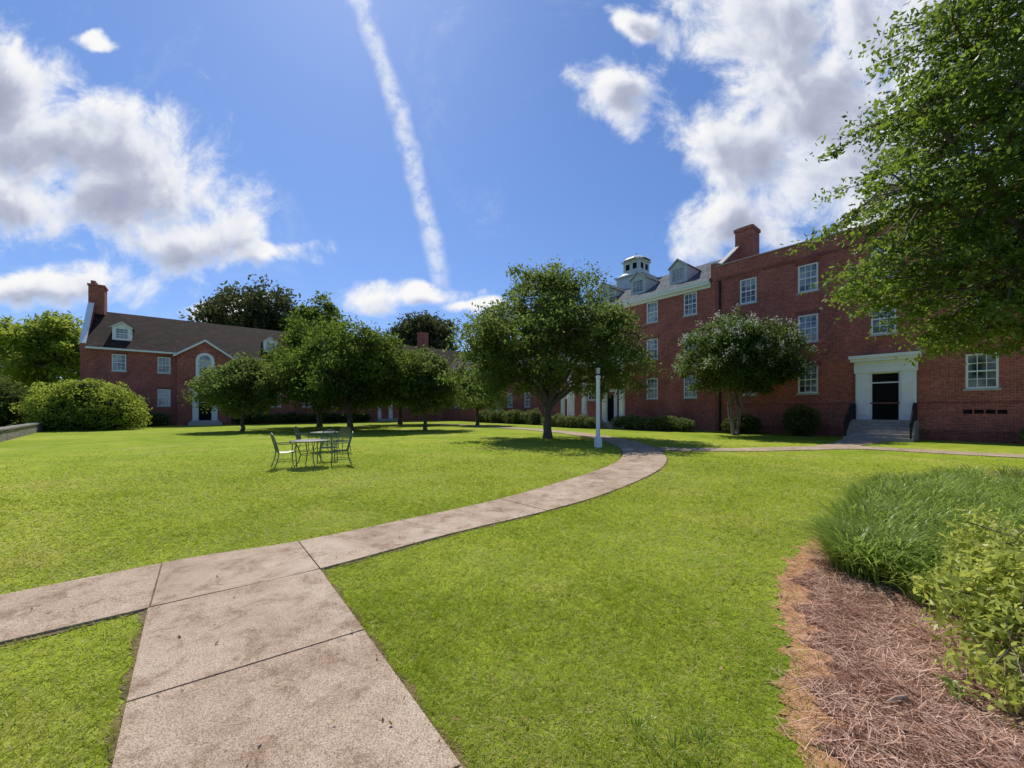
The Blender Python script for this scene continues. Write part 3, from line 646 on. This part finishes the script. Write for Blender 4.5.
tree('zelkova_tree',(14.6,9.6,0),[(-1.4,.2,5.6,3.9,3.6,2.1),(-.8,0,8.0,4.3,3.8,2.6),(-.2,0,10.8,4.1,3.6,2.4),(-4.0,.4,5.0,1.9,2,1.1),(-4.6,.3,6.9,1.9,1.8,1.2),(-4.0,.2,9.0,1.7,1.8,1.2),(-3.0,0,11.2,1.8,2,1.2),(-2.2,0,3.7,2.6,2.4,.7),(2.6,0,7,3,3.5,3.5),(-2.2,-1,12.6,2.4,2.2,1.2)],1150,100,.070,.52,M_leafNear,M_bark,.30,2.4,22,nlimb=24,flat=.36,shell=.45,cvm=.38)
# shrubs
bush('round_shrub',(-34.6,31.5,0),[(0,0,1.9,3.7,3.2,2.3),(-1.4,0,1.4,2.6,2.5,1.8),(1.6,0,1.3,2.3,2.3,1.7),(.4,-.5,2.6,2.2,2,1.6),(-2.3,-.8,1.6,1.3,1.3,1.3),(2.4,-.9,1.5,1.2,1.2,1.2)],24000,.10,M_leafLight,31,fz=6,rough=.34)
bush('evergreen_shrub',(-41.0,30.0,0),[(0,0,1.8,2.8,2.4,2.4),(-3,1,2.2,3,2.5,2.8)],14000,.12,M_box,32,fz=6)
def rp(x,y): c,s=.632,-.775; return (18.9+c*x-s*y,24.6+s*x+c*y,0)
def lpnt(x,y): c,s=.775,.632; return (-40.4+c*x-s*y,36+s*x+c*y,0)
RA=math.atan2(-.775,.632);LA=math.atan2(.632,.775)
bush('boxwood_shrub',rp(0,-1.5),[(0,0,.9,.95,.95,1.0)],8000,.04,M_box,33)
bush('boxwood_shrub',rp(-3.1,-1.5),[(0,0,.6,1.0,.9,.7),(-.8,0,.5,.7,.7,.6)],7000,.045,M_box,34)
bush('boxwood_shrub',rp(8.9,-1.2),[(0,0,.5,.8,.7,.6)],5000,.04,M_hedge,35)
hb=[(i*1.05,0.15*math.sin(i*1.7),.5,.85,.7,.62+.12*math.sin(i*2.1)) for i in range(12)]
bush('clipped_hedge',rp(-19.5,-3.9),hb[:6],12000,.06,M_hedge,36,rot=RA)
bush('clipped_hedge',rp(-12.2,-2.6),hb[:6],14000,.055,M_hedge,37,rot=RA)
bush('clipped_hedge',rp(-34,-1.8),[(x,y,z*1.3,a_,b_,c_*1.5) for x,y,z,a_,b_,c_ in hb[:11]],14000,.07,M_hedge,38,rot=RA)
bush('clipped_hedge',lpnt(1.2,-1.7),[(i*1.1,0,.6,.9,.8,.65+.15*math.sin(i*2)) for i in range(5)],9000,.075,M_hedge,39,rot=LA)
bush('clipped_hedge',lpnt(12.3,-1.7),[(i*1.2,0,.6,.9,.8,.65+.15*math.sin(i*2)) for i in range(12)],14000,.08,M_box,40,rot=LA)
tree('azalea_shrub',(3.28,2.22,0),[(0,0,.42,.48,.42,.34),(-.12,.15,.55,.34,.34,.26),(-.4,.1,.34,.32,.28,.26),(-.66,-.18,.16,.24,.2,.12)],170,38,.030,.10,M_az,M_barkL,.022,.10,41,nlimb=16,stems=4,flat=.9,shell=.6,cvm=.6,asp=.36,minz=.04)
tree('azalea_shrub',(4.0,2.75,0),[(0,0,.5,.6,.5,.4),(-.3,.1,.45,.4,.4,.34)],130,42,.030,.12,M_az,M_barkL,.03,.12,42,nlimb=14,stems=4,flat=.9,shell=.6,cvm=.55,asp=.36)
blades('weed_sprout',[(2.44,2.12),(2.50,2.20)],9,.11,.011,M_lir,43,.02)
bl=[]
for i in range(34):
    x=-150+i*6; bl.append((x,95+6*math.sin(i*1.9),4+1.5*math.sin(i*2.7),5.5,4,5+1.8*math.sin(i*1.3)))
bush('distant_trees',(0,0,0),bl,50000,.5,M_leafMid,44)

# ---------------------------------------------------------------- world
SUN_EL=math.radians(54); SUN_AZ=math.radians(-25)
w=bpy.data.worlds.new('World'); scene.world=w; w.use_nodes=True; nt=w.node_tree; nt.nodes.clear()
out=N(nt,'ShaderNodeOutputWorld')
sky=N(nt,'ShaderNodeTexSky',sky_type='NISHITA'); sky.sun_disc=False; sky.sun_elevation=SUN_EL; sky.sun_rotation=SUN_AZ; sky.air_density=1.0; sky.dust_density=.3; sky.ozone_density=4.0
bg=N(nt,'ShaderNodeBackground'); bg.inputs[1].default_value=.15
def vm(t,op,a,b=None):
    n=N(t,'ShaderNodeVectorMath',operation=op)
    for i,v in enumerate((a,b)):
        if v is None: continue
        if isinstance(v,tuple): n.inputs[i].default_value=v
        else: t.links.new(v,n.inputs[i])
    return n
def ma(t,op,a,b=None,c=None,clamp=False):
    n=N(t,'ShaderNodeMath',operation=op); n.use_clamp=clamp
    for i,v in enumerate((a,b,c)):
        if v is None: continue
        if isinstance(v,(int,float)): n.inputs[i].default_value=v
        else: t.links.new(v,n.inputs[i])
    return n.outputs[0]
tint=vm(nt,'MULTIPLY',sky.outputs[0],(.70,.88,1.16)).outputs[0]
comp=vm(nt,'ADD',vm(nt,'MULTIPLY',tint,(.10,.08,.045)).outputs[0],(1,1,1)).outputs[0]
tint=vm(nt,'DIVIDE',tint,comp).outputs[0]
nt.links.new(tint,bg.inputs[0])
E=[(-1.36,.84,.32,.15),(-1.14,.72,.34,.17),(-1.0,.57,.34,.15),(-.84,.45,.28,.10),(-1.34,.56,.30,.12),(-1.22,.33,.34,.055),(-.62,.40,.18,.045),(-1.06,.99,.08,.02),
   (.28,.84,.13,.10),(.33,1.02,.10,.05),(.66,1.02,.26,.18),(.74,.78,.28,.22),(.56,.50,.18,.12),(.94,.62,.34,.26),(1.1,.95,.40,.28),(.60,.66,.16,.14),(-.27,.285,.18,.035),(-.10,.25,.10,.025),(1.4,.5,.4,.2),(-.75,.27,.1,.03)]
def mkgroup(name,det,amp,ro):
    gt=bpy.data.node_groups.new(name,'ShaderNodeTree'); gt.interface.new_socket('p',in_out='INPUT',socket_type='NodeSocketVector'); gt.interface.new_socket('d',in_out='OUTPUT',socket_type='NodeSocketFloat')
    gi=N(gt,'NodeGroupInput'); go=N(gt,'NodeGroupOutput'); P0=gi.outputs[0]
    nw=N(gt,'ShaderNodeTexNoise'); nw.inputs['Scale'].default_value=4; nw.inputs['Detail'].default_value=3; gt.links.new(P0,nw.inputs['Vector'])
    P=vm(gt,'ADD',P0,vm(gt,'MULTIPLY',vm(gt,'SUBTRACT',nw.outputs['Color'],(.5,.5,.5)).outputs[0],(.26,.20,0)).outputs[0]).outputs[0]
    acc=None
    for cx_,cy_,rx,ry in E:
        s=vm(gt,'MULTIPLY',vm(gt,'SUBTRACT',P,(cx_,cy_,0)).outputs[0],(1/rx,1/ry,0)).outputs[0]
        dd=ma(gt,'SUBTRACT',1.0,vm(gt,'LENGTH',s).outputs['Value'])
        acc=dd if acc is None else ma(gt,'SMOOTH_MAX',acc,dd,.3)
    acc=ma(gt,'MAXIMUM',acc,-1.2)
    nf=noise(gt,6.5,det,ro,P0,.3)
    gt.links.new(ma(gt,'ADD',acc,ma(gt,'MULTIPLY',ma(gt,'SUBTRACT',nf,.5),amp)),go.inputs[0]); return gt
gA=mkgroup('cloud_density',8,2.3,.64); gB=mkgroup('cloud_density_soft',4,1.6,.55)
tc=N(nt,'ShaderNodeTexCoord'); sp=N(nt,'ShaderNodeSeparateXYZ'); nt.links.new(tc.outputs['Generated'],sp.inputs[0])
yy=ma(nt,'MAXIMUM',sp.outputs[1],.05); ca=ma(nt,'DIVIDE',sp.outputs[0],yy); cb=ma(nt,'DIVIDE',sp.outputs[2],yy)
cmb=N(nt,'ShaderNodeCombineXYZ'); nt.links.new(ca,cmb.inputs[0]); nt.links.new(cb,cmb.inputs[1])
def dens(v,g_):
    q=N(nt,'ShaderNodeGroup'); q.node_tree=g_; nt.links.new(v,q.inputs[0]); return q.outputs[0]
d0=dens(cmb.outputs[0],gA)
tosun=vm(nt,'SUBTRACT',(-.55,1.5,0),cmb.outputs[0]); tn=vm(nt,'NORMALIZE',tosun.outputs[0]); ts=vm(nt,'MULTIPLY',tn.outputs[0],(.045,.045,0))
d1=dens(vm(nt,'ADD',cmb.outputs[0],ts.outputs[0]).outputs[0],gB)
def smooth(v,a,b):
    m_=N(nt,'ShaderNodeMapRange',interpolation_type='SMOOTHSTEP'); nt.links.new(v,m_.inputs[0]); m_.inputs[1].default_value=a; m_.inputs[2].default_value=b; return m_.outputs[0]
mask=smooth(d0,-.15,.6)
lit=smooth(d1,.0,1.15)
cc=ramp(nt,[(0,(1.0,1.0,1.0)),(.3,(.82,.85,.93)),(.65,(.52,.56,.69)),(1,(.38,.42,.55))],lit)
A=(-.405,1.08,0);Bv=(-.18,.30,0); dx_,dy_=Bv[0]-A[0],Bv[1]-A[1]; ln=math.hypot(dx_,dy_); nx_,ny_=-dy_/ln,dx_/ln
wn=N(nt,'ShaderNodeTexNoise'); wn.inputs['Scale'].default_value=12; wn.inputs['Detail'].default_value=4; nt.links.new(cmb.outputs[0],wn.inputs['Vector'])
off=ma(nt,'MULTIPLY',ma(nt,'SUBTRACT',wn.outputs['Fac'],.5),.045)
rel=vm(nt,'SUBTRACT',cmb.outputs[0],A).outputs[0]
dot=vm(nt,'DOT_PRODUCT',rel,(nx_,ny_,0)).outputs['Value']
al=vm(nt,'DOT_PRODUCT',rel,(dx_/ln**2,dy_/ln**2,0)).outputs['Value']
bow=ma(nt,'MULTIPLY',ma(nt,'MULTIPLY',al,ma(nt,'SUBTRACT',1.0,al)),-.08)
dist=ma(nt,'ABSOLUTE',ma(nt,'ADD',ma(nt,'ADD',dot,off),bow))
ct=ma(nt,'SUBTRACT',1.0,smooth(dist,.002,.036)); brk=noise(nt,16,5,.7,cmb.outputs[0]); ct=ma(nt,'MULTIPLY',ct,smooth(brk,.22,.60))
ct=ma(nt,'MULTIPLY',ct,ma(nt,'SUBTRACT',1.0,smooth(al,.90,1.05))); ct=ma(nt,'MULTIPLY',ct,.72)
ci=noise(nt,2.2,7,.7,cmb.outputs[0],1.2); cirr=ma(nt,'MULTIPLY',smooth(ci,.52,.78),.22)
fr_=smooth(sp.outputs[1],.08,.25)
mask2=ma(nt,'MAXIMUM',ma(nt,'MAXIMUM',mask,ct),cirr); mask2=ma(nt,'MULTIPLY',mask2,fr_)
ccol=mixc(nt,(.88,.92,1.0),cc,mask)
bg2=N(nt,'ShaderNodeBackground'); nt.links.new(ccol,bg2.inputs[0]); bg2.inputs[1].default_value=.95
mx=N(nt,'ShaderNodeMixShader'); nt.links.new(mask2,mx.inputs[0]); nt.links.new(bg.outputs[0],mx.inputs[1]); nt.links.new(bg2.outputs[0],mx.inputs[2]); nt.links.new(mx.outputs[0],out.inputs[0])
# sun
sd=bpy.data.lights.new('sun','SUN'); sd.energy=5.0; sd.angle=math.radians(.5); sd.color=(1,.95,.86); so=bpy.data.objects.new('sun',sd); col.objects.link(so)
Sv=Vector((math.sin(SUN_AZ)*math.cos(SUN_EL),math.cos(SUN_AZ)*math.cos(SUN_EL),math.sin(SUN_EL))); so.rotation_euler=Sv.to_track_quat('Z','Y').to_euler(); so.location=(-20,40,50)
# camera
cd=bpy.data.cameras.new('camera'); cam=bpy.data.objects.new('camera',cd); col.objects.link(cam); cd.sensor_width=36; cd.lens=385/1024*36; cd.shift_y=26/1024; cd.clip_end=2000; cd.clip_start=.05
cam.location=(0,0,1.6); cam.rotation_euler=(math.radians(90),0,0); scene.camera=cam
scene.view_settings.view_transform='Standard'; scene.view_settings.look='None'; scene.view_settings.exposure=0
